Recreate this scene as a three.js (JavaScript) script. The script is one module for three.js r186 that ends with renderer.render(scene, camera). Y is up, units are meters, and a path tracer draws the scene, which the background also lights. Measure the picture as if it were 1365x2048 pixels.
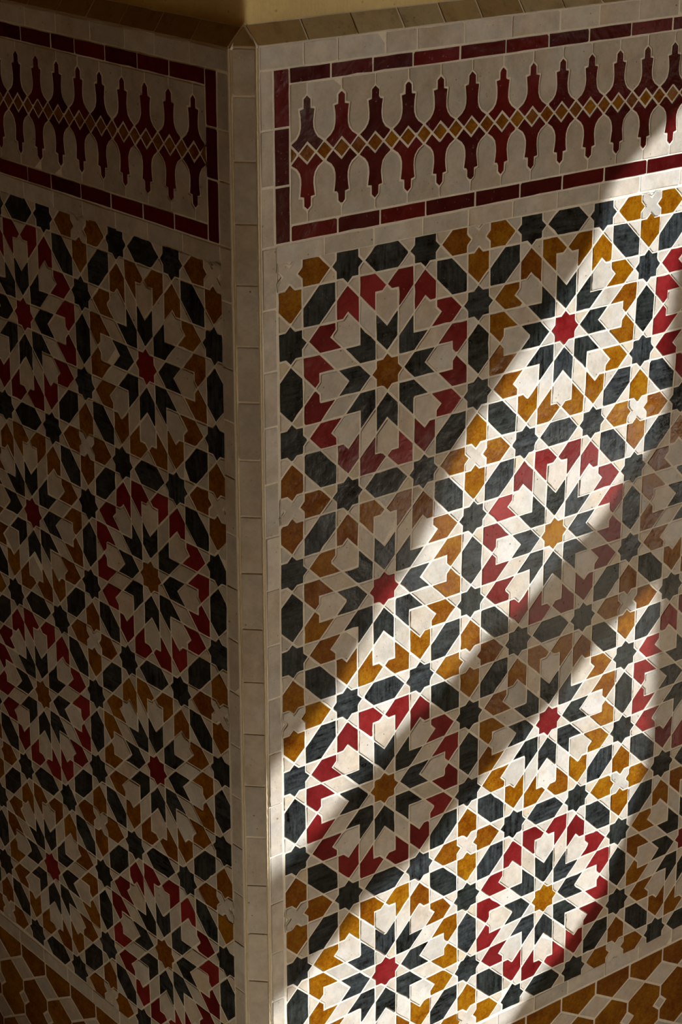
import * as THREE from 'three';
import { mergeGeometries } from 'three/addons/utils/BufferGeometryUtils.js';

// ---------------------------------------------------------------- camera, sky, sun, exposure
const scene = new THREE.Scene();
const camera = new THREE.PerspectiveCamera(2 * Math.atan(1024 / 4300) * 180 / Math.PI, 1365 / 2048, 0.05, 60);
camera.position.set(-1.2258, 0.5607, 1.6662);
{ const yaw = 0.6748, pit = 0.3702;
  camera.lookAt(camera.position.clone().add(new THREE.Vector3(Math.sin(yaw) * Math.cos(pit), -Math.sin(pit), -Math.cos(yaw) * Math.cos(pit)))); }
scene.add(camera);

const renderer = new THREE.WebGLRenderer({ antialias: true });
renderer.toneMapping = THREE.LinearToneMapping;
renderer.toneMappingExposure = 1.12;
renderer.shadowMap.enabled = true;
scene.background = new THREE.Color().setRGB(0.78, 0.71, 0.6);
scene.backgroundIntensity = 3.15;

const SUN = new THREE.Vector3(0.64, 0.56, 0.53).normalize();
const sun = new THREE.DirectionalLight(new THREE.Color().setRGB(1, 0.98, 0.94), 5.9);
sun.position.copy(SUN).multiplyScalar(8).add(new THREE.Vector3(0.3, -0.4, 0));
sun.target.position.set(0.3, -0.4, 0);
sun.castShadow = true; sun.shadow.mapSize.set(4096, 4096); sun.shadow.radius = 1;
Object.assign(sun.shadow.camera, { left: -4, right: 4, top: 4, bottom: -4, near: 0.5, far: 20 });
scene.add(sun, sun.target);

// ---------------------------------------------------------------- helpers
function rng(seed) { let s = seed >>> 0; return () => { s = (s + 0x6D2B79F5) >>> 0; let t = s; t = Math.imul(t ^ (t >>> 15), t | 1); t ^= t + Math.imul(t ^ (t >>> 7), t | 61); return ((t ^ (t >>> 14)) >>> 0) / 4294967296; }; }
const rnd = rng(20240611);
const sym = (a) => (rnd() * 2 - 1) * a;

// tileable value noise on an N x N grid
const N = 1024;
function vnoise(cx, cy, seed) {
  const r = rng(seed), g = new Float32Array(cx * cy); for (let i = 0; i < g.length; i++) g[i] = r();
  const out = new Float32Array(N * N), xs = new Int32Array(N), xf = new Float32Array(N);
  for (let x = 0; x < N; x++) { const p = x * cx / N, i = Math.floor(p), f = p - i; xs[x] = i; xf[x] = f * f * (3 - 2 * f); }
  for (let y = 0; y < N; y++) {
    const p = y * cy / N, j = Math.floor(p), f = p - j, fy = f * f * (3 - 2 * f), a = (j % cy) * cx, b = ((j + 1) % cy) * cx;
    for (let x = 0; x < N; x++) {
      const i = xs[x], i2 = (i + 1) % cx, t = xf[x];
      out[y * N + x] = (g[a + i] * (1 - t) + g[a + i2] * t) * (1 - fy) + (g[b + i] * (1 - t) + g[b + i2] * t) * fy;
    }
  }
  return out;
}
function mix(parts) { // [[field, weight], ...] normalised to 0..1 around .5
  const o = new Float32Array(N * N); let w = 0; for (const p of parts) w += p[1];
  for (const [f, k] of parts) for (let i = 0; i < o.length; i++) o[i] += f[i] * k / w;
  return o;
}
function specks(count, rmin, rmax, seed) {
  const r = rng(seed), o = new Float32Array(N * N);
  for (let k = 0; k < count; k++) {
    const cx = r() * N, cy = r() * N, R = rmin + (rmax - rmin) * r() * r(), a = 0.5 + 0.5 * r();
    for (let y = Math.floor(cy - R - 1); y <= cy + R + 1; y++) for (let x = Math.floor(cx - R - 1); x <= cx + R + 1; x++) {
      const d = Math.hypot(x - cx, y - cy), v = Math.max(0, Math.min(1, R + 0.5 - d)) * a, i = ((y + N) % N) * N + ((x + N) % N);
      if (v > o[i]) o[i] = v;
    }
  }
  return o;
}
const nLow = mix([[vnoise(7, 7, 1), 1], [vnoise(15, 15, 2), 0.7], [vnoise(31, 31, 3), 0.4]]);
const nMid = mix([[vnoise(23, 23, 4), 1], [vnoise(53, 53, 5), 0.8], [vnoise(109, 109, 6), 0.5]]);
const nFine = mix([[vnoise(151, 151, 7), 1], [vnoise(307, 307, 8), 1], [vnoise(512, 512, 9), 0.8]]);
const nStreak = mix([[vnoise(130, 17, 10), 1], [vnoise(260, 40, 11), 0.8]]);
const nWarm = mix([[vnoise(11, 11, 12), 1], [vnoise(29, 29, 13), 0.8]]);
const sDark = specks(420, 0.7, 3.2, 14), sLight = specks(1500, 0.5, 1.9, 15), sPit = specks(700, 0.8, 3.0, 16);

function texture(fn, isColor, repeatMetres) {
  let t;
  if (isColor) {
    const d = new Uint8Array(N * N * 4), c = [0, 0, 0];
    const enc = (v) => { v = Math.max(0, Math.min(1, v)); return Math.round(255 * (v <= 0.0031308 ? v * 12.92 : 1.055 * Math.pow(v, 1 / 2.4) - 0.055)); };
    for (let i = 0; i < N * N; i++) { fn(i, c); d[i * 4] = enc(c[0]); d[i * 4 + 1] = enc(c[1]); d[i * 4 + 2] = enc(c[2]); d[i * 4 + 3] = 255; }
    t = new THREE.DataTexture(d, N, N); t.colorSpace = THREE.SRGBColorSpace;
  } else {
    const d = new Float32Array(N * N * 4);
    for (let i = 0; i < N * N; i++) { const v = fn(i); d[i * 4] = d[i * 4 + 1] = d[i * 4 + 2] = v; d[i * 4 + 3] = 1; }
    t = new THREE.DataTexture(d, N, N, THREE.RGBAFormat, THREE.FloatType);
  }
  t.wrapS = t.wrapT = THREE.RepeatWrapping; t.magFilter = THREE.LinearFilter; t.minFilter = THREE.LinearFilter;
  t.repeat.set(1 / repeatMetres, 1 / repeatMetres); t.needsUpdate = true;
  return t;
}
const sat = (v) => Math.max(0, Math.min(1, v));
const REP = 0.4;
const mapWhite = texture((i, c) => {
  const a = 0.9 + 0.2 * (nLow[i] - 0.5) + 0.36 * (nMid[i] - 0.5) + 0.16 * (nFine[i] - 0.5), w = (nWarm[i] - 0.5) * 0.26, k = 1 - 0.7 * sDark[i];
  c[0] = a * k; c[1] = (a - 0.02 - 0.4 * w) * k; c[2] = (a - 0.05 - w) * k * (1 - 0.2 * sDark[i]);
}, true, REP);
const mapBlack = texture((i, c) => {
  const a = 0.42 + 0.7 * (nStreak[i] - 0.5) + 0.6 * (nMid[i] - 0.5) + 0.55 * (nFine[i] - 0.5), s = sLight[i] * 0.58;
  c[0] = sat(a * 0.92) + s; c[1] = sat(a) + s; c[2] = sat(a * 1.02) + s;
}, true, REP);
const mapAmber = texture((i, c) => {
  const a = 0.76 + 0.3 * (nLow[i] - 0.5) + 0.5 * (nMid[i] - 0.5) + 0.55 * (nFine[i] - 0.5), k = 1 - 0.5 * sDark[i];
  c[0] = sat(a) * k; c[1] = sat(a * a * 1.05 + 0.06) * k; c[2] = sat(a * a) * k;
}, true, REP);
const mapRed = texture((i, c) => {
  const a = 0.78 + 0.4 * (nLow[i] - 0.5) + 0.4 * (nMid[i] - 0.5) + 0.25 * (nFine[i] - 0.5), s = sLight[i] * 0.4;
  c[0] = sat(a) + s * 0.4; c[1] = sat(a * a * 1.2) + s; c[2] = sat(a * a * 1.2) + s;
}, true, REP);
const mapRough = texture((i, c) => { const v = sat(0.72 + 0.9 * (nMid[i] - 0.5) + 0.5 * (nFine[i] - 0.5)); c[0] = c[1] = c[2] = v; }, true, REP);
mapRough.colorSpace = THREE.NoColorSpace;
const bumpGlaze = texture((i) => 0.62 * nLow[i] + 0.2 * nMid[i] + 0.045 * nFine[i] - 0.16 * sPit[i] + 0.15, false, REP);
const mapGrout = texture((i, c) => { const a = 0.94 + 0.2 * (nMid[i] - 0.5) + 0.16 * (nFine[i] - 0.5); c[0] = a; c[1] = a * 0.985; c[2] = a * 0.95; }, true, REP);
const bumpGrout = texture((i) => 0.5 * nFine[i] + 0.5 * nMid[i], false, REP);
const mapPlaster = texture((i, c) => { const a = 0.9 + 0.22 * (nLow[i] - 0.5) + 0.14 * (nMid[i] - 0.5) + 0.08 * (nFine[i] - 0.5) - 0.4 * sDark[i]; c[0] = a; c[1] = a * (0.985 + 0.06 * (nWarm[i] - 0.5)); c[2] = a * (0.95 + 0.14 * (nWarm[i] - 0.5)); }, true, 0.55);
const bumpPlaster = texture((i) => 0.55 * nMid[i] + 0.35 * nStreak[i] + 0.25 * nFine[i] - 0.3 * sPit[i], false, 0.55);

function glaze(name, rgb, map, rough, bump = 0.0014) {
  const m = new THREE.MeshPhysicalMaterial({ name, map, roughness: rough, roughnessMap: mapRough, bumpMap: bumpGlaze, bumpScale: bump, metalness: 0, ior: 1.5, specularIntensity: 0.55 });
  m.color.setRGB(...rgb); return m;
}
const MAT = {
  white: [[0.7, 0.68, 0.64], [0.66, 0.63, 0.58], [0.73, 0.72, 0.69], [0.69, 0.645, 0.585], [0.62, 0.61, 0.575]].map((c, i) => glaze('white glaze ' + i, c, mapWhite, 0.24)),
  stained: [[0.6, 0.575, 0.53], [0.56, 0.53, 0.475], [0.62, 0.6, 0.565], [0.57, 0.535, 0.48]].map((c, i) => glaze('stained white glaze ' + i, c, mapWhite, 0.24)),
  cream: [[0.69, 0.63, 0.52], [0.68, 0.64, 0.57]].map((c, i) => glaze('cream glaze ' + i, c, mapWhite, 0.26)),
  black: [[0.062, 0.072, 0.075], [0.05, 0.06, 0.058], [0.074, 0.086, 0.095]].map((c, i) => glaze('black glaze ' + i, c, mapBlack, 0.2)),
  amber: [[0.32, 0.137, 0.004], [0.29, 0.118, 0.004], [0.35, 0.157, 0.006], [0.27, 0.105, 0.007]].map((c, i) => glaze('amber glaze ' + i, c, mapAmber, 0.19)),
  red: [[0.25, 0.018, 0.021], [0.2, 0.015, 0.018], [0.3, 0.025, 0.028]].map((c, i) => glaze('oxblood glaze ' + i, c, mapRed, 0.2)),
  maroon: [[0.115, 0.007, 0.007], [0.085, 0.006, 0.007], [0.16, 0.009, 0.009]].map((c, i) => glaze('dark oxblood glaze ' + i, c, mapRed, 0.19)),
  ledge: [[0.5, 0.41, 0.22], [0.43, 0.32, 0.15], [0.54, 0.47, 0.29]].map((c, i) => glaze('olive buff glaze ' + i, c, mapWhite, 0.36)),
};
const groutMat = new THREE.MeshStandardMaterial({ name: 'white grout', map: mapGrout, bumpMap: bumpGrout, bumpScale: 0.0006, roughness: 0.95 }); groutMat.color.setRGB(0.95, 0.93, 0.87);
const plasterMat = new THREE.MeshStandardMaterial({ name: 'cream plaster', map: mapPlaster, bumpMap: bumpPlaster, bumpScale: 0.0012, roughness: 0.9 }); plasterMat.color.setRGB(0.97, 0.82, 0.42);
const floorMat = new THREE.MeshStandardMaterial({ name: 'pale stone floor', map: mapPlaster, roughness: 0.8 }); floorMat.color.setRGB(0.86, 0.73, 0.55);
const beadMat = new THREE.MeshStandardMaterial({ name: 'tan mortar', map: mapGrout, bumpMap: bumpGrout, bumpScale: 0.0006, roughness: 0.95 }); beadMat.color.setRGB(0.8, 0.71, 0.5);
const soilMat = new THREE.MeshStandardMaterial({ name: 'dark garden soil', map: mapPlaster, roughness: 1 }); soilMat.color.setRGB(0.13, 0.11, 0.06);
const kerbMat = new THREE.MeshPhysicalMaterial({ name: 'polished pale stone', map: mapGrout, roughness: 0.3, ior: 2.0 }); kerbMat.color.setRGB(0.92, 0.9, 0.82);
const woodMat = new THREE.MeshStandardMaterial({ name: 'ochre plaster screen', map: mapPlaster, bumpMap: bumpPlaster, bumpScale: 0.001, roughness: 0.9 }); woodMat.color.setRGB(0.4, 0.24, 0.09);

// ---------------------------------------------------------------- naming, things and parts
const counts = new Map();
function numbered(name, scope = '') { const k = scope + '/' + name, n = counts.get(k) || 0; counts.set(k, n + 1); return n ? name + '_' + String(n).padStart(3, '0') : name; }
function shade(m) { m.castShadow = m.receiveShadow = true; return m; }
function struct(name, geometry, material) { const m = shade(new THREE.Mesh(geometry, material)); m.name = name; m.userData.kind = 'structure'; scene.add(m); return m; }
function thing(name, label, category, frame, bx, by) {
  const g = new THREE.Group(); g.name = numbered(name); g.userData = { label, category, kind: 'thing' };
  g.rotation.order = 'YXZ'; g.rotation.y = frame.ry; g.rotation.x = frame.rx || 0;
  const v = new THREE.Vector3(bx, by, 0).applyEuler(g.rotation).add(frame.o); g.position.copy(v);
  scene.add(g); return { g, bx, by, id: g.name };
}
function part(t, name, geometry, material, parent = t.g) { const m = shade(new THREE.Mesh(geometry, material)); m.name = numbered(name, t.id); parent.add(m); return m; }
const FR = { o: new THREE.Vector3(0, 0, 0), ry: 0 };                              // face to the right of the corner
const FL = { o: new THREE.Vector3(-0.0144, 0, 0), ry: -Math.PI / 2 };             // face to the left; its x runs towards the corner
const FC = { o: new THREE.Vector3(-0.0144, 0, -0.0208), ry: -Math.PI / 4 };       // the bevelled corner, x 0 .. 0.0296

// one hand-cut tile: polygon in metres on its frame, thing-local after subtracting the base
const area = (p) => { let a = 0; for (let i = 0; i < p.length; i++) { const q = p[(i + 1) % p.length]; a += p[i][0] * q[1] - q[0] * p[i][1]; } return a / 2; };
function inset(p, d) {
  const n = p.length, out = [];
  for (let i = 0; i < n; i++) {
    const a = p[(i + n - 1) % n], b = p[i], c = p[(i + 1) % n];
    let ux = b[0] - a[0], uy = b[1] - a[1], vx = c[0] - b[0], vy = c[1] - b[1]; const lu = Math.hypot(ux, uy) || 1, lv = Math.hypot(vx, vy) || 1;
    ux /= lu; uy /= lu; vx /= lv; vy /= lv;
    let mx = -uy - vy, my = ux + vx; const k = 1 + ux * vx + uy * vy; // normals summed; 1 + cos
    const f = d / Math.max(0.22, k); out.push([b[0] + mx * f, b[1] + my * f]);
  }
  return out;
}
function clean(p, eps) { const o = []; for (const q of p) { const l = o[o.length - 1]; if (!l || Math.hypot(q[0] - l[0], q[1] - l[1]) > eps) o.push(q); } while (o.length > 2 && Math.hypot(o[0][0] - o[o.length - 1][0], o[0][1] - o[o.length - 1][1]) <= eps) o.pop(); return o; }
function tileGeometry(poly, bx, by, o = {}) {
  let p = clean(poly, 2e-4); if (p.length < 3) return null;
  if (area(p) < 0) p.reverse();
  if (area(p) < 2e-5) return null;
  p = inset(p, (o.gap ?? 0.0016) / 2);
  const seg = o.seg ?? 0.0085, jit = o.jit ?? 0.00028, q = [];
  for (let i = 0; i < p.length; i++) {
    const a = p[i], b = p[(i + 1) % p.length], L = Math.hypot(b[0] - a[0], b[1] - a[1]), n = Math.max(1, Math.round(L / seg));
    const nx = (b[1] - a[1]) / (L || 1), ny = -(b[0] - a[0]) / (L || 1);
    const chip = rnd() < 0.14 && L > 0.006;
    if (chip) { const k = (0.0008 + 0.0016 * rnd()) / L, z = p[(i + p.length - 1) % p.length], M = Math.hypot(z[0] - a[0], z[1] - a[1]) || 1, k2 = Math.min(0.3, (0.0008 + 0.0016 * rnd()) / M);
      q.push([a[0] + (z[0] - a[0]) * k2, a[1] + (z[1] - a[1]) * k2], [a[0] + (b[0] - a[0]) * k, a[1] + (b[1] - a[1]) * k]); }
    else q.push([a[0] + sym(jit * 0.7), a[1] + sym(jit * 0.7)]);
    for (let k = 1; k < n; k++) { const t = (k + sym(0.25)) / n, e = sym(jit) - (rnd() < 0.05 ? jit * 2.5 : 0); q.push([a[0] + (b[0] - a[0]) * t + nx * e, a[1] + (b[1] - a[1]) * t + ny * e]); }
  }
  const top = inset(q, 0.00055), n = q.length;
  let cx = 0, cy = 0; for (const v of q) { cx += v[0] / n; cy += v[1] / n; }
  const h = (o.h ?? 0.0006) + sym(o.dh ?? 0.0003), reach = Math.max(...q.map((v) => Math.hypot(v[0] - cx, v[1] - cy))), tilt = Math.min(0.022, 0.00042 / reach), tx = sym(tilt), ty = sym(tilt);
  const zt = (v) => h + tx * (v[0] - cx) + ty * (v[1] - cy);
  const pos = new Float32Array(n * 6), nor = new Float32Array(n * 6), uv = new Float32Array(n * 4), U = rnd() * 0.4, V = rnd() * 0.4, turn = o.turn ? 1 : 0;
  const tl = Math.hypot(tx, ty, 1), idx = [];
  for (let i = 0; i < n; i++) {
    const a = q[(i + n - 1) % n], b = q[(i + 1) % n]; let ex = b[1] - a[1], ey = -(b[0] - a[0]); const l = Math.hypot(ex, ey) || 1; ex /= l; ey /= l;
    pos.set([top[i][0] - bx, top[i][1] - by, zt(top[i])], i * 3); nor.set([-tx / tl, -ty / tl, 1 / tl], i * 3);
    pos.set([q[i][0] - bx, q[i][1] - by, -0.0012], (n + i) * 3); nor.set([ex * 0.85, ey * 0.85, 0.53], (n + i) * 3);
    uv.set(turn ? [top[i][1] + U, top[i][0] + V] : [top[i][0] + U, top[i][1] + V], i * 2); uv.set(turn ? [q[i][1] + U, q[i][0] + V] : [q[i][0] + U, q[i][1] + V], (n + i) * 2);
    const j = (i + 1) % n; idx.push(n + i, n + j, i, n + j, j, i);
  }
  for (const t of THREE.ShapeUtils.triangulateShape(top.map((v) => new THREE.Vector2(v[0], v[1])), [])) idx.push(t[0], t[1], t[2]);
  const g = new THREE.BufferGeometry();
  g.setAttribute('position', new THREE.BufferAttribute(pos, 3)); g.setAttribute('normal', new THREE.BufferAttribute(nor, 3)); g.setAttribute('uv', new THREE.BufferAttribute(uv, 2)); g.setIndex(idx);
  return g;
}
const pick = (list) => list[Math.floor(rnd() * list.length)];
function tile(t, name, poly, color, o) { const g = tileGeometry(poly, t.bx, t.by, o); return g ? part(t, name, g, pick(MAT[color])) : null; }
const rect = (x0, y0, x1, y1) => [[x0, y0], [x1, y0], [x1, y1], [x0, y1]];
function bedGeometry(x0, y0, x1, y1, t, depth = 0.0136) { // mortar behind a field of tiles, its face at z = 0
  const g = new THREE.BoxGeometry(x1 - x0, y1 - y0, depth); g.translate((x0 + x1) / 2 - t.bx, (y0 + y1) / 2 - t.by, -depth / 2);
  const p = g.attributes.position, uv = g.attributes.uv; for (let i = 0; i < p.count; i++) uv.setXY(i, p.getX(i) + p.getZ(i), p.getY(i));
  return g;
}

// ---------------------------------------------------------------- the room
const FLOOR = -1.3, CEIL = 2.2;
function slab(x0, y0, z0, x1, y1, z1) {
  const g = new THREE.BoxGeometry(x1 - x0, y1 - y0, z1 - z0); g.translate((x0 + x1) / 2, (y0 + y1) / 2, (z0 + z1) / 2);
  const p = g.attributes.position, n = g.attributes.normal, uv = g.attributes.uv;
  for (let i = 0; i < p.count; i++) { const ax = Math.abs(n.getX(i)) > 0.5, ay = Math.abs(n.getY(i)) > 0.5; uv.setXY(i, ax ? p.getZ(i) : p.getX(i), ay ? p.getZ(i) : p.getY(i)); }
  return g;
}
{ // the two walls that meet at the corner; the plaster arris is slightly rounded
  const s = new THREE.Shape(), r = 0.007;
  s.moveTo(1.9, 0.014); s.lineTo(1.9, 0.25); s.lineTo(0, 0.25); s.lineTo(0, 0.014 + r); s.quadraticCurveTo(0, 0.014, r, 0.014); s.lineTo(1.9, 0.014);
  const g = new THREE.ExtrudeGeometry(s, { depth: CEIL - FLOOR, bevelEnabled: false, curveSegments: 8 }); g.rotateX(-Math.PI / 2); g.translate(0, FLOOR, 0); // shape y becomes -z
  struct('wall_right', g, plasterMat);
}
struct('wall_left', slab(0, FLOOR, -3, 0.25, CEIL, -0.25), plasterMat);
struct('floor', slab(-3.2, FLOOR - 0.1, -3.2, 2.0, FLOOR, 3.7), floorMat);
struct('ground', slab(2.0, FLOOR - 0.1, -5, 9, FLOOR, 8), soilMat);
struct('threshold_slab', slab(1.55, FLOOR, 1.68, 6, FLOOR + 0.004, 1.87), kerbMat);
struct('ceiling', slab(-3.2, CEIL, -3.2, 2.0, CEIL + 0.15, 3.7), woodMat);
struct('wall_west', slab(-3.2, FLOOR, -3.2, -3.0, CEIL, 3.7), woodMat);
struct('wall_north', slab(-3.0, FLOOR, -3.2, 0.25, CEIL, -3.0), woodMat);
struct('wall_south', slab(-3.0, FLOOR, 3.5, 2.0, CEIL, 3.7), woodMat);
{ // side wall towards the courtyard: a thin pierced screen that lets the sun in
  const X = 1.9, T = 0.02;
  const A = [[615, 118], [573, 91], [543, 69], [519, 55], [485, 30], [480, 10], [465, -23], [447, -51], [420, -74], [394, -104], [372, -128], [345, -151], [323, -171], [311, -191], [288, -203], [276, -220], [261, -246], [245, -275], [234, -303], [216, -322], [203, -354], [183, -366], [162, -376], [151, -389], [137, -420], [121, -435], [109, -456], [88, -475], [71, -496], [55, -505], [39, -516], [27, -525], [5, -546], [-20, -570], [-20, -690], [13, -670], [31, -667], [57, -662], [75, -647], [102, -626], [113, -621], [131, -602], [156, -593], [180, -567], [197, -553], [224, -538], [244, -533], [265, -521], [288, -501], [311, -487], [334, -471], [362, -460], [386, -453], [409, -433], [438, -419], [457, -402], [486, -385], [511, -372], [530, -353], [545, -331], [568, -316], [596, -293], [609, -258], [615, -203], [610, -146], [613, -98], [634, -54], [680, -20], [690, 120]];
  const B = [[612, -479], [570, -494], [555, -506], [530, -519], [510, -525], [495, -541], [465, -565], [446, -587], [412, -601], [388, -614], [363, -630], [330, -647], [311, -661], [293, -680], [269, -688], [246, -711], [227, -725], [195, -738], [159, -748], [131, -762], [109, -781], [92, -799], [61, -807], [43, -823], [30, -838], [-20, -850], [-20, -973], [199, -1061], [280, -1039], [384, -1031], [420, -997], [450, -974], [486, -948], [512, -922], [544, -898], [563, -861], [582, -819], [596, -784], [610, -741], [616, -699], [618, -657], [617, -606], [616, -555], [621, -516]];
  const back = (l) => l.map(([x, y]) => { const t = (X + T / 2 - x / 1000) / SUN.x; return [t * SUN.z, y / 1000 + t * SUN.y]; });
  const holes = [back(A), back(B),
    [[1.75, 0.45], [3.0, 0.45], [3.0, 1.25], [1.75, 1.25]],
    [[1.5, 0.02], [2.5, 0.02], [2.5, 0.39], [1.5, 0.33]],
    [[2.62, -1.0], [3.44, -1.0], [3.44, 0.3], [2.62, 0.3]],
    [[1.2, -0.15], [1.37, -0.15], [1.37, -0.02], [1.2, -0.02]],
    [[1.05, FLOOR + 0.005], [2.1, FLOOR + 0.005], [2.1, -1.05], [1.05, -0.85]]];
  const s = new THREE.Shape([[-0.05, FLOOR], [3.6, FLOOR], [3.6, CEIL], [-0.05, CEIL]].map((v) => new THREE.Vector2(-v[0], v[1])));
  for (const h of holes) s.holes.push(new THREE.Path(h.map((v) => new THREE.Vector2(-v[0], v[1]))));
  const g = new THREE.ExtrudeGeometry(s, { depth: T, bevelEnabled: false }); g.rotateY(Math.PI / 2); g.translate(X, 0, 0); // shape x becomes -z
  struct('wall_east', g, woodMat);
}

// ---------------------------------------------------------------- star mosaic: the pattern
const R2 = Math.SQRT2, A1 = R2 / 2, P = 4 + 3 * R2, H = P / 2, S0 = 0.5 + A1 + 0.5; // star width is 1
const rot = (p, k) => { const c = Math.cos(k * Math.PI / 4), s = Math.sin(k * Math.PI / 4); return p.map(([x, y]) => [x * c - y * s, x * s + y * c]); };
const move = (p, x, y) => p.map((v) => [v[0] + x, v[1] + y]);
const STAR = []; { const r2 = 0.5 / Math.cos(Math.PI / 8); for (let k = 0; k < 16; k++) { const a = k * Math.PI / 8, r = k % 2 ? r2 : A1; STAR.push([r * Math.cos(a), r * Math.sin(a)]); } }
const n2 = A1 - 0.5; // .2071
const KITE = [[0, A1], [n2, 0.5], [0.5, 0.5], [0.5, A1 + 0.5]];
const ARROW = [[0, A1], [0.5, A1 + 0.5], [0.5, A1 + 1.5], [0, A1 + 1], [-0.5, A1 + 1.5], [-0.5, A1 + 0.5]];
const RHOMB = [[0.5, A1 + 0.5], [0.5 + A1, R2 + 0.5], [0.5 + A1, R2 + 1.5], [0.5, A1 + 1.5]];
const y3 = R2 + 1.5; // 2.914
const PETAL = [[0, A1 + 1], [0.5, A1 + 1.5], [0.5, y3], [n2, y3], [0, y3 + n2], [-n2, y3], [-0.5, y3], [-0.5, A1 + 1.5]];
const CHEV = [[0.5 + A1, H - 0.5], [0.5 + A1, y3], [0.5, A1 + 1.5], [0.5, y3], [n2, y3], [0, y3 + n2], [0.5, H - 0.5]];
const TRI = [[0, y3 + n2], [0.5, H - 0.5], [-0.5, H - 0.5]];
const HEX = [[-1, 0], [-0.5, -0.5], [0.5, -0.5], [1, 0], [0.5, 0.5], [-0.5, 0.5]];
const SHIELD = [[0, 1 + A1], [-0.5, 0.5 + A1], [-0.5, 0.5], [-n2, 0.5], [0, 0.5 - n2], [n2, 0.5], [0.5, 0.5], [0.5, 0.5 + A1]];
const CROSS = []; for (let k = 0; k < 4; k++) CROSS.push(...rot([[0.5, 0.5], [n2, 0.5], [0, 0.5 - n2], [-n2, 0.5]], 2 * k));
const CORNER = [[-y3, H - 0.5], [-(H - 0.5), H - 0.5], [-(H - 0.5), y3]];

function clip(p, nx, ny, d) { // keep nx x + ny y <= d
  const o = []; for (let i = 0; i < p.length; i++) { const a = p[i], b = p[(i + 1) % p.length], da = nx * a[0] + ny * a[1] - d, db = nx * b[0] + ny * b[1] - d;
    if (da <= 1e-9) o.push(a); if ((da < -1e-9 && db > 1e-9) || (da > 1e-9 && db < -1e-9)) { const t = da / (da - db); o.push([a[0] + (b[0] - a[0]) * t, a[1] + (b[1] - a[1]) * t]); } }
  return o;
}
function starField(cols, rows, side, colour) { // cells cols[i] to the right (+) or left (-) of the corner column
  const out = [], seen = new Set();
  const add = (kind, p, col) => {
    let cx = 0, cy = 0; for (const v of p) { cx += v[0] / p.length; cy += v[1] / p.length; }
    const key = kind + Math.round(cx * 50) + ',' + Math.round(cy * 50); if (seen.has(key)) return; seen.add(key);
    const x0 = side > 0 ? -0.5 : -cols * P - 0.5, x1 = side > 0 ? cols * P + 0.5 : 0.5;
    p = clip(clip(clip(clip(p, -1, 0, -x0), 1, 0, x1), 0, 1, 0.5), 0, -1, rows * P + 0.5); p = clean(p, 1e-4);
    if (p.length < 3 || Math.abs(area(p)) < 0.02) return;
    if (kind === 'shield_tile' && Math.abs(area(p)) < 0.06) { kind = 'chip_tile'; col = 'white'; }
    out.push({ kind, p, col });
  };
  for (let i = 0; i < cols; i++) for (let j = 0; j < rows; j++) {
    const x = side * (i + 0.5) * P, y = -(j + 0.5) * P, [petal, centre] = colour(i, j);
    add('star_tile', move(STAR, x, y), centre);
    for (let k = 0; k < 8; k++) {
      const at = (q) => move(rot(q, k), x, y), mir = (q) => q.map((v) => [-v[0], v[1]]).reverse();
      add('kite_tile', at(KITE), 'kite'); add('arrow_tile', at(ARROW), 'black'); add('rhombus_tile', at(RHOMB), 'white'); add('petal_tile', at(PETAL), 'white');
      add('chevron_tile', at(CHEV), petal); add('chevron_tile', at(mir(CHEV)), petal); add('triangle_tile', at(TRI), 'white');
      add('hexagon_tile', at(move(HEX, 0, H)), 'black');
      const c = Math.cos(k * Math.PI / 4 + Math.PI / 8) * Math.hypot(H, S0), s = Math.sin(k * Math.PI / 4 + Math.PI / 8) * Math.hypot(H, S0);
      add('star_tile', move(STAR, x + c, y + s), 'black');
      for (let m = 0; m < 8; m++) add('kite_tile', move(rot(KITE, m), x + c, y + s), 'kite');
    }
    for (let k = 0; k < 4; k++) {
      add('triangle_tile', move(rot(CORNER, 2 * k), x, y), 'white');
      const [[cx, cy]] = move(rot([[H, H]], 2 * k), x, y);
      add('cross_tile', move(CROSS, cx, cy), 'cross');
      for (let m = 0; m < 4; m++) add('shield_tile', move(rot(SHIELD, 2 * m), cx, cy), 'amber');
    }
  }
  return out;
}
// the setters' hand: how far the laid pattern drifts from the ideal grid, by cell (mm), smoothly joined
function drift(list) {
  const n = list.length, w = (a, b, c, d) => Math.exp(-((a - c) ** 2 + (b - d) ** 2) / (2 * 0.5 ** 2));
  const M = list.map((a, i) => [...list.map((b, j) => w(a[0], a[1], b[0], b[1]) + (i === j ? 0.08 : 0)), a[2] / 1000, a[3] / 1000]);
  for (let c = 0; c < n; c++) { let r = c; for (let i = c + 1; i < n; i++) if (Math.abs(M[i][c]) > Math.abs(M[r][c])) r = i; [M[c], M[r]] = [M[r], M[c]];
    for (let i = 0; i < n; i++) if (i !== c) { const f = M[i][c] / M[c][c]; if (f) for (let k = c; k < n + 2; k++) M[i][k] -= f * M[c][k]; } }
  const k = M.map((r, i) => [r[n] / r[i], r[n + 1] / r[i]]);
  return (u, v) => { let x = 0, y = 0; for (let i = 0; i < n; i++) { const g = w(u, v, list[i][0], list[i][1]); x += g * k[i][0]; y += g * k[i][1]; } return [x, y]; };
}
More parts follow.
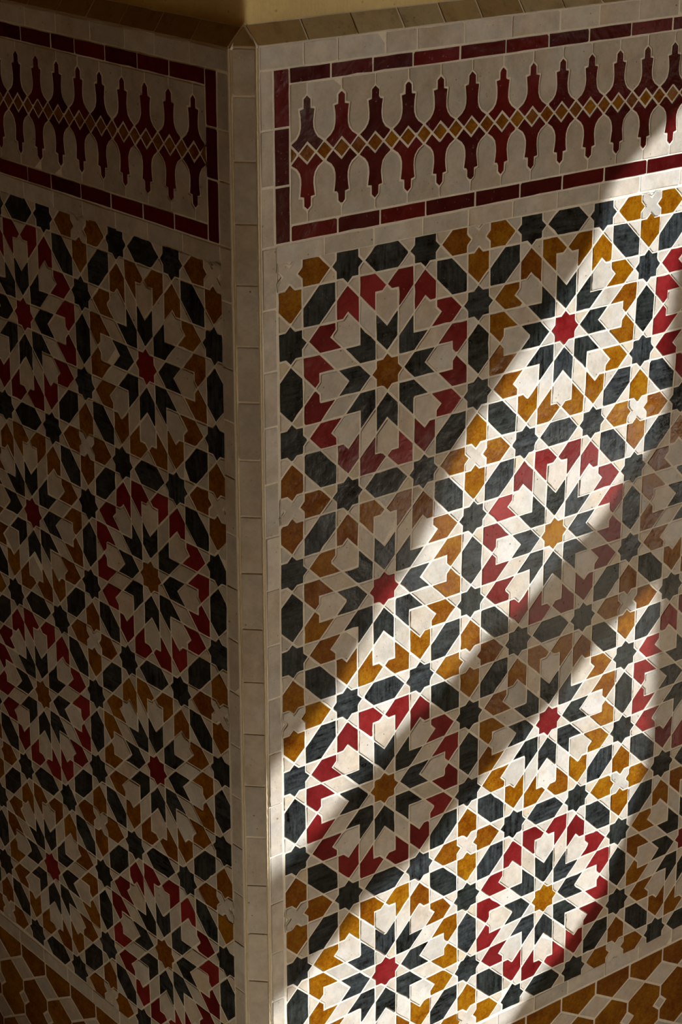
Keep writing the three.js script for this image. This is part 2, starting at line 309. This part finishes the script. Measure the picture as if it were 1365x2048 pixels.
const driftR = drift([[0.5, 0.5, -0.9, 0], [1.5, 0.5, 1.3, 0.4], [0.5, 1.5, -3.5, -1.4], [1.5, 1.5, -4.2, -0.3], [0.5, 2.5, -0.3, -2], [1.5, 2.5, -1.6, 2.9], [0.5, 3.5, 4.1, -0.6], [1.5, 3.5, 2.2, 1.9], [0, 0, 0, 1.7], [1, 0, -4.5, 1], [2, 0, 2.4, -1.7], [1, 1, -1.3, -0.1], [2, 1, -4.2, 1.5], [0, 1, 0.6, -2.6], [0, 2, 0.1, -0.9], [1, 2, -2.5, -1.1], [2, 2, -3.7, 0.6], [0, 3, 1.5, 2.4], [1, 3, -0.3, 1.1], [2, 3, 0.5, -0.1], [1, 4, 6.1, 1.9], [2, 4, 7.9, -4.5]]);
const driftL = drift([[0, 0, 3.1, 2.8], [-1, 0, 4.2, 5], [-1, 1, 2, -2.6], [0, 1, 2.7, -2.2], [-1, 2, -2, -1.5], [0, 2, -1, 0], [0, 3, 0.3, 3.9], [-1, 3, -6.1, -1.2], [-1, 4, 1.1, -2.4], [-2, 4, 3.8, 3.5], [-0.5, 0.5, 2.1, -1.6], [-1.5, 0.5, 2.9, 0.4], [-0.5, 1.5, -3.2, -2.7], [-1.5, 1.5, -2.3, -2.7], [-0.5, 2.5, -4, -0.1], [-1.5, 2.5, -1.2, 1.1], [-0.5, 3.5, -0.3, -0.8], [-1.5, 3.5, -2, 1.3]]);
const placeR = ([x, y]) => { const d = driftR(x / P, -y / P); return [0.04147 + x * 0.25914 / P + d[0], 0.00068 + y * 0.24774 / P + d[1]]; };
const placeL = ([x, y]) => { const d = driftL(x / P, -y / P); return [-0.0571 + x * 0.25313 / P + d[0], -0.00309 + y * 0.24449 / P + d[1]]; };
// how far along each wall the photograph's side of the place goes on (m), by height
const seenR = (y) => 0.594 + (0.226 - y) * 0.0835 + 0.012, seenL = (y) => 0.4485 + (0.23 - y) * 0.113 + 0.012;

function layMosaic(t, field, place, seen, bed) {
  part(t, 'grout_bed', bed, groutMat);
  const rest = {}; const ready = [];
  for (const f of field) {
    const poly = f.p.map(place); let cx = 0, cy = 0; for (const v of poly) { cx += v[0] / poly.length; cy += v[1] / poly.length; }
    const near = Math.min(...poly.map((v) => Math.abs(v[0])));
    ready.push({ ...f, poly, x: Math.abs(cx), inView: near < seen(cy) });
  }
  ready.sort((a, b) => a.x - b.x);
  const made = {};
  for (const f of ready) {
    let col = f.col, o = {};
    if (col === 'kite') col = rnd() < 0.2 ? 'cream' : 'white';
    if (col === 'cross') { col = 'white'; o = { h: 0.0009, dh: 0.0006 }; }
    if (f.kind === 'petal_tile') o = { h: 0.0007, dh: 0.0006 };
    const g = tileGeometry(f.poly, t.bx, t.by, { turn: rnd() < 0.5, ...o }); if (!g) continue;
    if (f.inView && (made[f.kind] = (made[f.kind] || 0) + 1) <= 300) part(t, f.kind, g, pick(MAT[col]));
    else (rest[col] ||= []).push(g);
  }
  const cols = Object.keys(rest); if (!cols.length) return;
  const m = part(t, 'outlying_tiling', mergeGeometries(cols.map((c) => mergeGeometries(rest[c])), true), cols.map((c) => MAT[c][0])); m.userData.kind = 'stuff';
}
{
  const t = thing('star_mosaic', 'star-patterned glazed mosaic panel crossed by slanting bands of sunlight', 'mosaic panel', FR, 0.0262, -1.005);
  layMosaic(t, starField(3, 4, 1, (i, j) => ((i + j) % 2 ? ['amber', 'red'] : ['red', 'amber'])), placeR, seenR, bedGeometry(0.0254, -1.0063, 0.836, 0.0156, t));
}
{
  const plan = [[['amber', 'red'], ['red', 'red'], ['amber', 'red']], [['red', 'amber'], ['amber', 'red'], ['red', 'amber']], [['amber', 'red'], ['red', 'amber'], ['amber', 'red']], [['red', 'amber'], ['amber', 'red'], ['red', 'amber']]];
  const t = thing('star_mosaic', 'star-patterned glazed mosaic panel lying wholly in deep shade, no sunlight on it', 'mosaic panel', FL, -0.83, -0.996);
  layMosaic(t, starField(3, 4, -1, (i, j) => plan[j][i]), placeL, seenL, bedGeometry(-0.836, -0.9966, -0.0412, 0.0119, t));
}

// ---------------------------------------------------------------- keyhole friezes
const KEY = [[0, 58.3], [5.3, 53.6], [5.4, 45], [10.4, 43.9], [9.3, 37], [8.6, 30.5], [8.9, 25], [10.4, 20], [13.8, 15.6], [21.75, 10.4]]; // half outline of one keyhole, mm from its centre line
function frieze(t, mirror, x0, pitch, count, cy, scale, y0, y1, seen) {
  const X = (x) => (mirror ? -x : x), k = pitch / 43.5;
  const half = KEY.map(([a, b]) => [a * k / 1000, b * scale / 1000]), w = pitch / 2000, d = pitch / 4000, dh = 0.0103 * scale;
  const at = (cx, pts, up) => pts.map(([a, b]) => [X(cx + a), cy + up * b]);
  for (let n = 0; n < count; n++) {
    const cx = (x0 + n * pitch) / 1000;
    for (const up of [1, -1]) {
      const outline = [...half, [d, 0], [0, dh], [-d, 0], ...half.slice(1).reverse().map(([a, b]) => [-a, b])];
      tile(t, 'keyhole_tile', at(cx, outline, up), rnd() < 0.3 && !mirror ? 'maroonbright' : 'maroon', { seg: 0.012, h: 0.0007 });
      // pale infill between this keyhole and the next, towards the corner side of each
      const edge = up > 0 ? y1 - cy : cy - y0;
      const right = half.map(([a, b]) => [a - pitch / 1000, b]); // the neighbour's near flank
      const fill = [[0, edge], [0, half[0][1]], ...half.slice(1).map(([a, b]) => [-a, b]), ...right.slice(1, -1).reverse(), [-pitch / 1000, half[0][1]], [-pitch / 1000, edge]];
      if (n > 0) tile(t, 'infill_tile', at(cx, fill, up), 'stained', { seg: 0.02, gap: 0.0013 });
      else { // cut off by the frame
        const cut = Math.max(-pitch / 1000, -(x0 / 1000 - Math.abs(t.edge))); const lim = clip(fill, -1, 0, -cut);
        tile(t, 'infill_tile', at(cx, lim, up), 'stained', { seg: 0.02, gap: 0.0013 });
      }
    }
    tile(t, 'diamond_tile', at(cx, [[0, dh], [d, 0], [0, -dh], [-d, 0]], 1), 'amber', { gap: 0.0017, jit: 0.0002 });
    const side = [[-w, dh], [-w + d, 0], [-w, -dh], [-w - d, 0]];
    tile(t, 'diamond_tile', at(cx, n ? side : clip(side, -1, 0, x0 / 1000 - Math.abs(t.edge)), 1), 'amber', { gap: 0.0017, jit: 0.0002 });
  }
}
MAT.maroonbright = [MAT.maroon[2], MAT.maroon[0]];
const onward = (j, to) => { const l = [...j]; while (l[l.length - 1] < to - 40) l.push(Math.min(to, l[l.length - 1] + 62 + (l.length % 3) * 2)); return l; };
function courses(t, name, joints, y0, y1, mirror, color, o) { for (let i = 0; i + 1 < joints.length; i++) { const a = joints[i] / 1000, b = joints[i + 1] / 1000; tile(t, name, mirror ? rect(-b, y0, -a, y1) : rect(a, y0, b, y1), color, { seg: 0.016, ...o }); } }
function uprights(t, name, joints, x0, x1, color, o) { for (let i = 0; i + 1 < joints.length; i++) tile(t, name, rect(x0, joints[i + 1] / 1000, x1, joints[i] / 1000), color, { seg: 0.016, ...o }); }
{
  const t = thing('keyhole_frieze', 'frieze of oxblood keyhole tiles above the mosaic that sunlight crosses', 'tile frieze', FR, 0.0236, 0.0357); t.edge = 0.0433;
  part(t, 'grout_bed', bedGeometry(0.0236, 0.0357, 0.836, 0.2092, t), groutMat);
  frieze(t, false, 64.6, 43.52, 18, 0.1231, 1, 0.0535, 0.193);
  courses(t, 'frame_tile', onward([43.2, 94.7, 147.9, 200.6, 264.5, 328.3, 390.4, 450.5, 515.3, 581.3, 645], 836), 0.193, 0.2092, false, 'maroon');
  courses(t, 'frame_tile', onward([43.2, 103.1, 158.4, 220.4, 290, 354.7, 418, 483.1, 551, 614, 676], 836), 0.0357, 0.0535, false, 'maroon');
  uprights(t, 'frame_tile', [209.2, 151.5, 93.7, 35.7], 0.0236, 0.0432, 'maroon');
}
{
  const t = thing('keyhole_frieze', 'frieze of oxblood keyhole tiles above the wholly shaded mosaic', 'tile frieze', FL, -0.836, 0.0345); t.edge = 0.0602;
  part(t, 'grout_bed', bedGeometry(-0.836, 0.0345, -0.0407, 0.2073, t), groutMat);
  frieze(t, true, 81.6, 42.45, 18, 0.1213, 0.995, 0.0525, 0.1897);
  courses(t, 'frame_tile', onward([60.2, 121.8, 178.4, 238.9, 297.8, 345.7, 407.8, 470, 530], 836), 0.1897, 0.2073, true, 'maroon');
  courses(t, 'frame_tile', onward([60.2, 119.9, 177.1, 238.2, 297.2, 358.6, 407.9, 470, 530], 836), 0.0345, 0.0525, true, 'maroon');
  uprights(t, 'frame_tile', [207.3, 150.3, 98.6, 34.5], -0.0602, -0.0407, 'maroon');
}

// ---------------------------------------------------------------- plain borders, corner strip, ledges
function course(label, frame, mirror, list, y0, y1, o) {
  const joints = onward(list, 836);
  const a = joints[0] / 1000, b = joints[joints.length - 1] / 1000, [x0, x1] = mirror ? [-b, -a] : [a, b];
  const t = thing('border_course', label, 'tile border', frame, x0, y0);
  part(t, 'grout_bed', bedGeometry(x0, y0, x1, y1, t), groutMat); courses(t, 'border_tile', joints, y0, y1, mirror, 'white', o);
}
function upright(label, frame, x0, x1, joints, y0, y1, o) {
  const t = thing('border_strip', label, 'tile border', frame, x0, y0);
  part(t, 'grout_bed', bedGeometry(x0, y0, x1, y1, t), groutMat); uprights(t, 'border_tile', joints, x0 + 0.0002, x1 - 0.0002, 'white', o);
}
course('plain off-white tile course along the top of the brighter keyhole frieze', FR, false, [6.8, 60.4, 102.6, 164.5, 205.9, 270, 336, 406.2, 464.9, 526.6, 590, 650], 0.2092, 0.2325);
course('plain off-white tile course between the brighter keyhole frieze and the sunlit mosaic', FR, false, [23.6, 85.7, 150.7, 216.9, 281, 345, 411.2, 476.2, 541.3, 606.5, 670], 0.0157, 0.0356);
upright('upright off-white tile strip between the corner and the brighter keyhole frieze', FR, 0.0066, 0.0235, [209, 151, 95, 34.5], 0.0345, 0.2091);
upright('upright off-white tile strip between the corner and the sunlit mosaic', FR, 0.0066, 0.0253, [34, -29, -94, -153, -214, -273, -333, -397, -460, -525, -589, -652, -712, -776, -839, -902, -966, -1028], -1.0284, 0.0343, { h: 0.0009, dh: 0.0006 });
course('plain off-white tile course between the sunlit mosaic and its amber base', FR, false, [25.6, 105, 168, 232, 296, 360, 423.3, 483.1, 549.7, 613.2, 676.9, 740], -1.0284, -1.0064);
course('plain off-white tile course along the top of the dark shaded keyhole frieze', FL, true, [21.2, 84.9, 146.9, 201, 266.6, 334.2, 397.2, 458, 520], 0.2074, 0.2297);
course('plain off-white tile course between the dark shaded keyhole frieze and the shaded mosaic', FL, true, [41, 106, 170.1, 231.1, 295.3, 356.3, 419.4, 480, 540], 0.012, 0.0344);
upright('upright off-white tile strip between the corner and the dark shaded keyhole frieze', FL, -0.0406, -0.021, [207, 150, 100, 34.6], 0.0345, 0.2073);
upright('upright off-white tile strip between the corner and the wholly shaded mosaic', FL, -0.0408, -0.021, [34, -22, -91, -148, -208, -272, -332, -393, -455, -519, -582, -643, -704, -768, -830, -894, -957, -1018], -1.0184, 0.0343);
course('plain off-white tile course between the wholly shaded mosaic and its amber base', FL, true, [41.2, 112, 172, 233, 293, 354.4, 415.5, 474.2, 535.2, 597], -1.0184, -0.9967);
{
  const t = thing('corner_strip', 'narrow upright strip of plain pale tiles on the chamfered corner between both mosaics', 'corner tiling', FC, 0.0148, FLOOR);
  const s = new THREE.Shape([[0.0065, 0], [-0.0144, 0.0208], [0, 0.0208], [0, 0.014], [0.0065, 0.014]].map((v) => new THREE.Vector2(...v)));
  const g = new THREE.ExtrudeGeometry(s, { depth: 0.2325 - FLOOR, bevelEnabled: false }); g.rotateX(-Math.PI / 2);
  g.translate(0.0144, 0, 0.0208); g.rotateY(Math.PI / 4); g.translate(-0.0148, 0, 0);
  part(t, 'grout_bed', g, groutMat);
  for (const [bx, bz, sd] of [[0.0025, 0.0002, 1], [0.0269, 0.0002, 2]]) { // rough mortar bead along each edge of the bevel
    const r = rng(sd), h = 0.2325 - FLOOR - 0.002, g2 = new THREE.CylinderGeometry(0.0011, 0.0011, h, 7, 420); g2.translate(bx - 0.0148, h / 2, bz - 0.0006);
    const p = g2.attributes.position, uv = g2.attributes.uv, rows = {};
    for (let i = 0; i < p.count; i++) { const k = Math.round(p.getY(i) * 2000), q = (rows[k] ||= [1 + (r() - 0.5) * 0.4, (r() - 0.5) * 0.0003]), dx = p.getX(i) - (bx - 0.0148), dz = p.getZ(i) - (bz - 0.0006);
      p.setX(i, bx - 0.0148 + dx * q[0] + q[1]); p.setZ(i, bz - 0.0006 + dz * q[0]); uv.setXY(i, dx * 3, p.getY(i)); }
    g2.computeVertexNormals(); part(t, 'grout_bead', g2, beadMat);
  }
  uprights(t, 'corner_tile', [231, 185, 122, 60, -2, -66, -125, -187, -249, -312, -376, -438, -500, -563, -627, -687, -749, -811, -873, -936, -998, -1060, -1122, -1184, -1246, -1298], 0.0030, 0.0266, 'white', { h: 0.0009, dh: 0.0005, gap: 0.0016 });
}
const LEDGE = Math.hypot(0.014, 0.02), LX = -Math.atan2(0.014, 0.02);
{
  const t = thing('tile_ledge', 'sloping ledge of plain buff tiles under the brighter plaster', 'tile ledge', { o: new THREE.Vector3(0, 0.2325, 0), ry: 0, rx: LX }, 0, 0);
  part(t, 'grout_bed', bedGeometry(0.004, 0, 0.836, LEDGE, t, 0.004), groutMat);
  const J = onward([6.5, 66.6, 128.3, 189.2, 243.5, 294.8, 353.6, 412, 470, 532, 590, 650], 836);
  for (let i = 0; i + 1 < J.length; i++) tile(t, 'ledge_tile', [[J[i] / 1000, 0], [J[i + 1] / 1000, 0], [J[i + 1] / 1000, LEDGE], [(i ? J[i] : 0) / 1000, LEDGE]], 'ledge', { seg: 0.016, h: 0.0008 });
}
{
  const t = thing('tile_ledge', 'sloping ledge of plain buff tiles under the dark ochre plaster', 'tile ledge', { o: new THREE.Vector3(-0.0144, 0.2305, 0), ry: -Math.PI / 2, rx: LX }, 0, 0);
  part(t, 'grout_bed', bedGeometry(-0.836, 0, -0.0175, LEDGE, t, 0.004), groutMat);
  const J = onward([20.8, 82.9, 147, 210.9, 274.2, 332, 392, 452, 512], 836);
  for (let i = 0; i + 1 < J.length; i++) tile(t, 'ledge_tile', [[-J[i + 1] / 1000, 0], [-J[i] / 1000, 0], [i ? -J[i] / 1000 : -0.014, LEDGE], [-J[i + 1] / 1000, LEDGE]], 'ledge', { seg: 0.016, h: 0.0008 });
}
{
  const f = { o: new THREE.Vector3(-0.00395, 0.2320, -0.0104), ry: -Math.PI / 4, rx: -Math.atan2(0.0053, 0.0205) };
  const t = thing('ledge_tile', 'small triangular tile at the corner, its tip touching the plaster', 'corner tile', f, 0, 0);
  part(t, 'grout_bed', (() => { const s = new THREE.Shape([new THREE.Vector2(-0.0156, 0), new THREE.Vector2(0.0156, 0), new THREE.Vector2(0, 0.0225)]); const g = new THREE.ExtrudeGeometry(s, { depth: 0.004, bevelEnabled: false }); g.translate(0, 0, -0.004); return g; })(), groutMat);
  tile(t, 'glazed_face', [[-0.0148, 0], [0.0148, 0], [0, 0.0212]], 'ledge', { h: 0.0008 });
}

// ---------------------------------------------------------------- base mosaics of large amber hexagons
function baseMosaic(t, mirror, top, x0, pitch, xMax, start) {
  const X = (x) => (mirror ? -x : x), w = pitch / 2, y = [0, 21.8, 40.4, 59.2, 86.6]; // border line, shoulder, diamond middle, diamond foot, small diamond middle (mm below the border)
  const put = (name, pts, col, o) => { const q = pts.map(([a, b]) => [a, b]); const c = clip(clip(q, -1, 0, -start), 0, -1, -(FLOOR + 0.004)); if (c.length > 2) tile(t, name, c.map(([a, b]) => [X(a), b]), col, o); };
  for (let cx = x0; cx < xMax; cx += pitch) {
    const L = (cx - w) / 1000, C = cx / 1000, R = (cx + w) / 1000, Y = (k, o = 0) => top - (k + o) / 1000;
    put('hexagon_tile', [[L, Y(0)], [L, Y(y[1])], [C, Y(y[2])], [R, Y(y[1])], [R, Y(0)]], 'amber', { seg: 0.014, gap: 0.0026 });
    for (let row = 0; row < 3; row++) {
      const o = row * 92.4; // one band of hexagons further down
      put('diamond_tile', [[R, Y(y[1], o)], [C, Y(y[2], o)], [R, Y(y[3], o)], [R + w / 1000, Y(y[2], o)]], 'white', { gap: 0.0026 });
      const s = 11.5 / 1000, m = y[4] + o, e = 10.5;
      put('hexagon_tile', [[C, Y(y[2], o)], [L, Y(y[3], o)], [L, Y(m - e)], [L + s, Y(m)], [L, Y(m + e)], [L, Y(m + 27.4)], [C, Y(m + 46.2)], [R, Y(m + 27.4)], [R, Y(m + e)], [R - s, Y(m)], [R, Y(m - e)], [R, Y(y[3], o)]], 'amber', { seg: 0.014, gap: 0.0026 });
      put('small_diamond_tile', [[R, Y(m - e)], [R - s, Y(m)], [R, Y(m + e)], [R + s, Y(m)]], 'white', { gap: 0.0024 });
    }
  }
}
{
  const t = thing('base_mosaic', 'base course of large amber hexagon tiles below the mosaic that sunlight crosses', 'base tiling', FR, 0.0065, FLOOR);
  part(t, 'grout_bed', bedGeometry(0.0065, FLOOR, 0.84, -1.0285, t), groutMat);
  baseMosaic(t, false, -1.0292, 504 - 62.9 * 7, 62.9, 740, 0.0065);
}
{
  const t = thing('base_mosaic', 'base course of large amber hexagon tiles below the wholly shaded mosaic', 'base tiling', FL, -0.84, FLOOR);
  part(t, 'grout_bed', bedGeometry(-0.84, FLOOR, -0.0208, -1.0185, t), groutMat);
  baseMosaic(t, true, -1.0175, 503.2 - 61.6 * 7, 61.6, 660, 0.0208);
}

renderer.render(scene, camera);
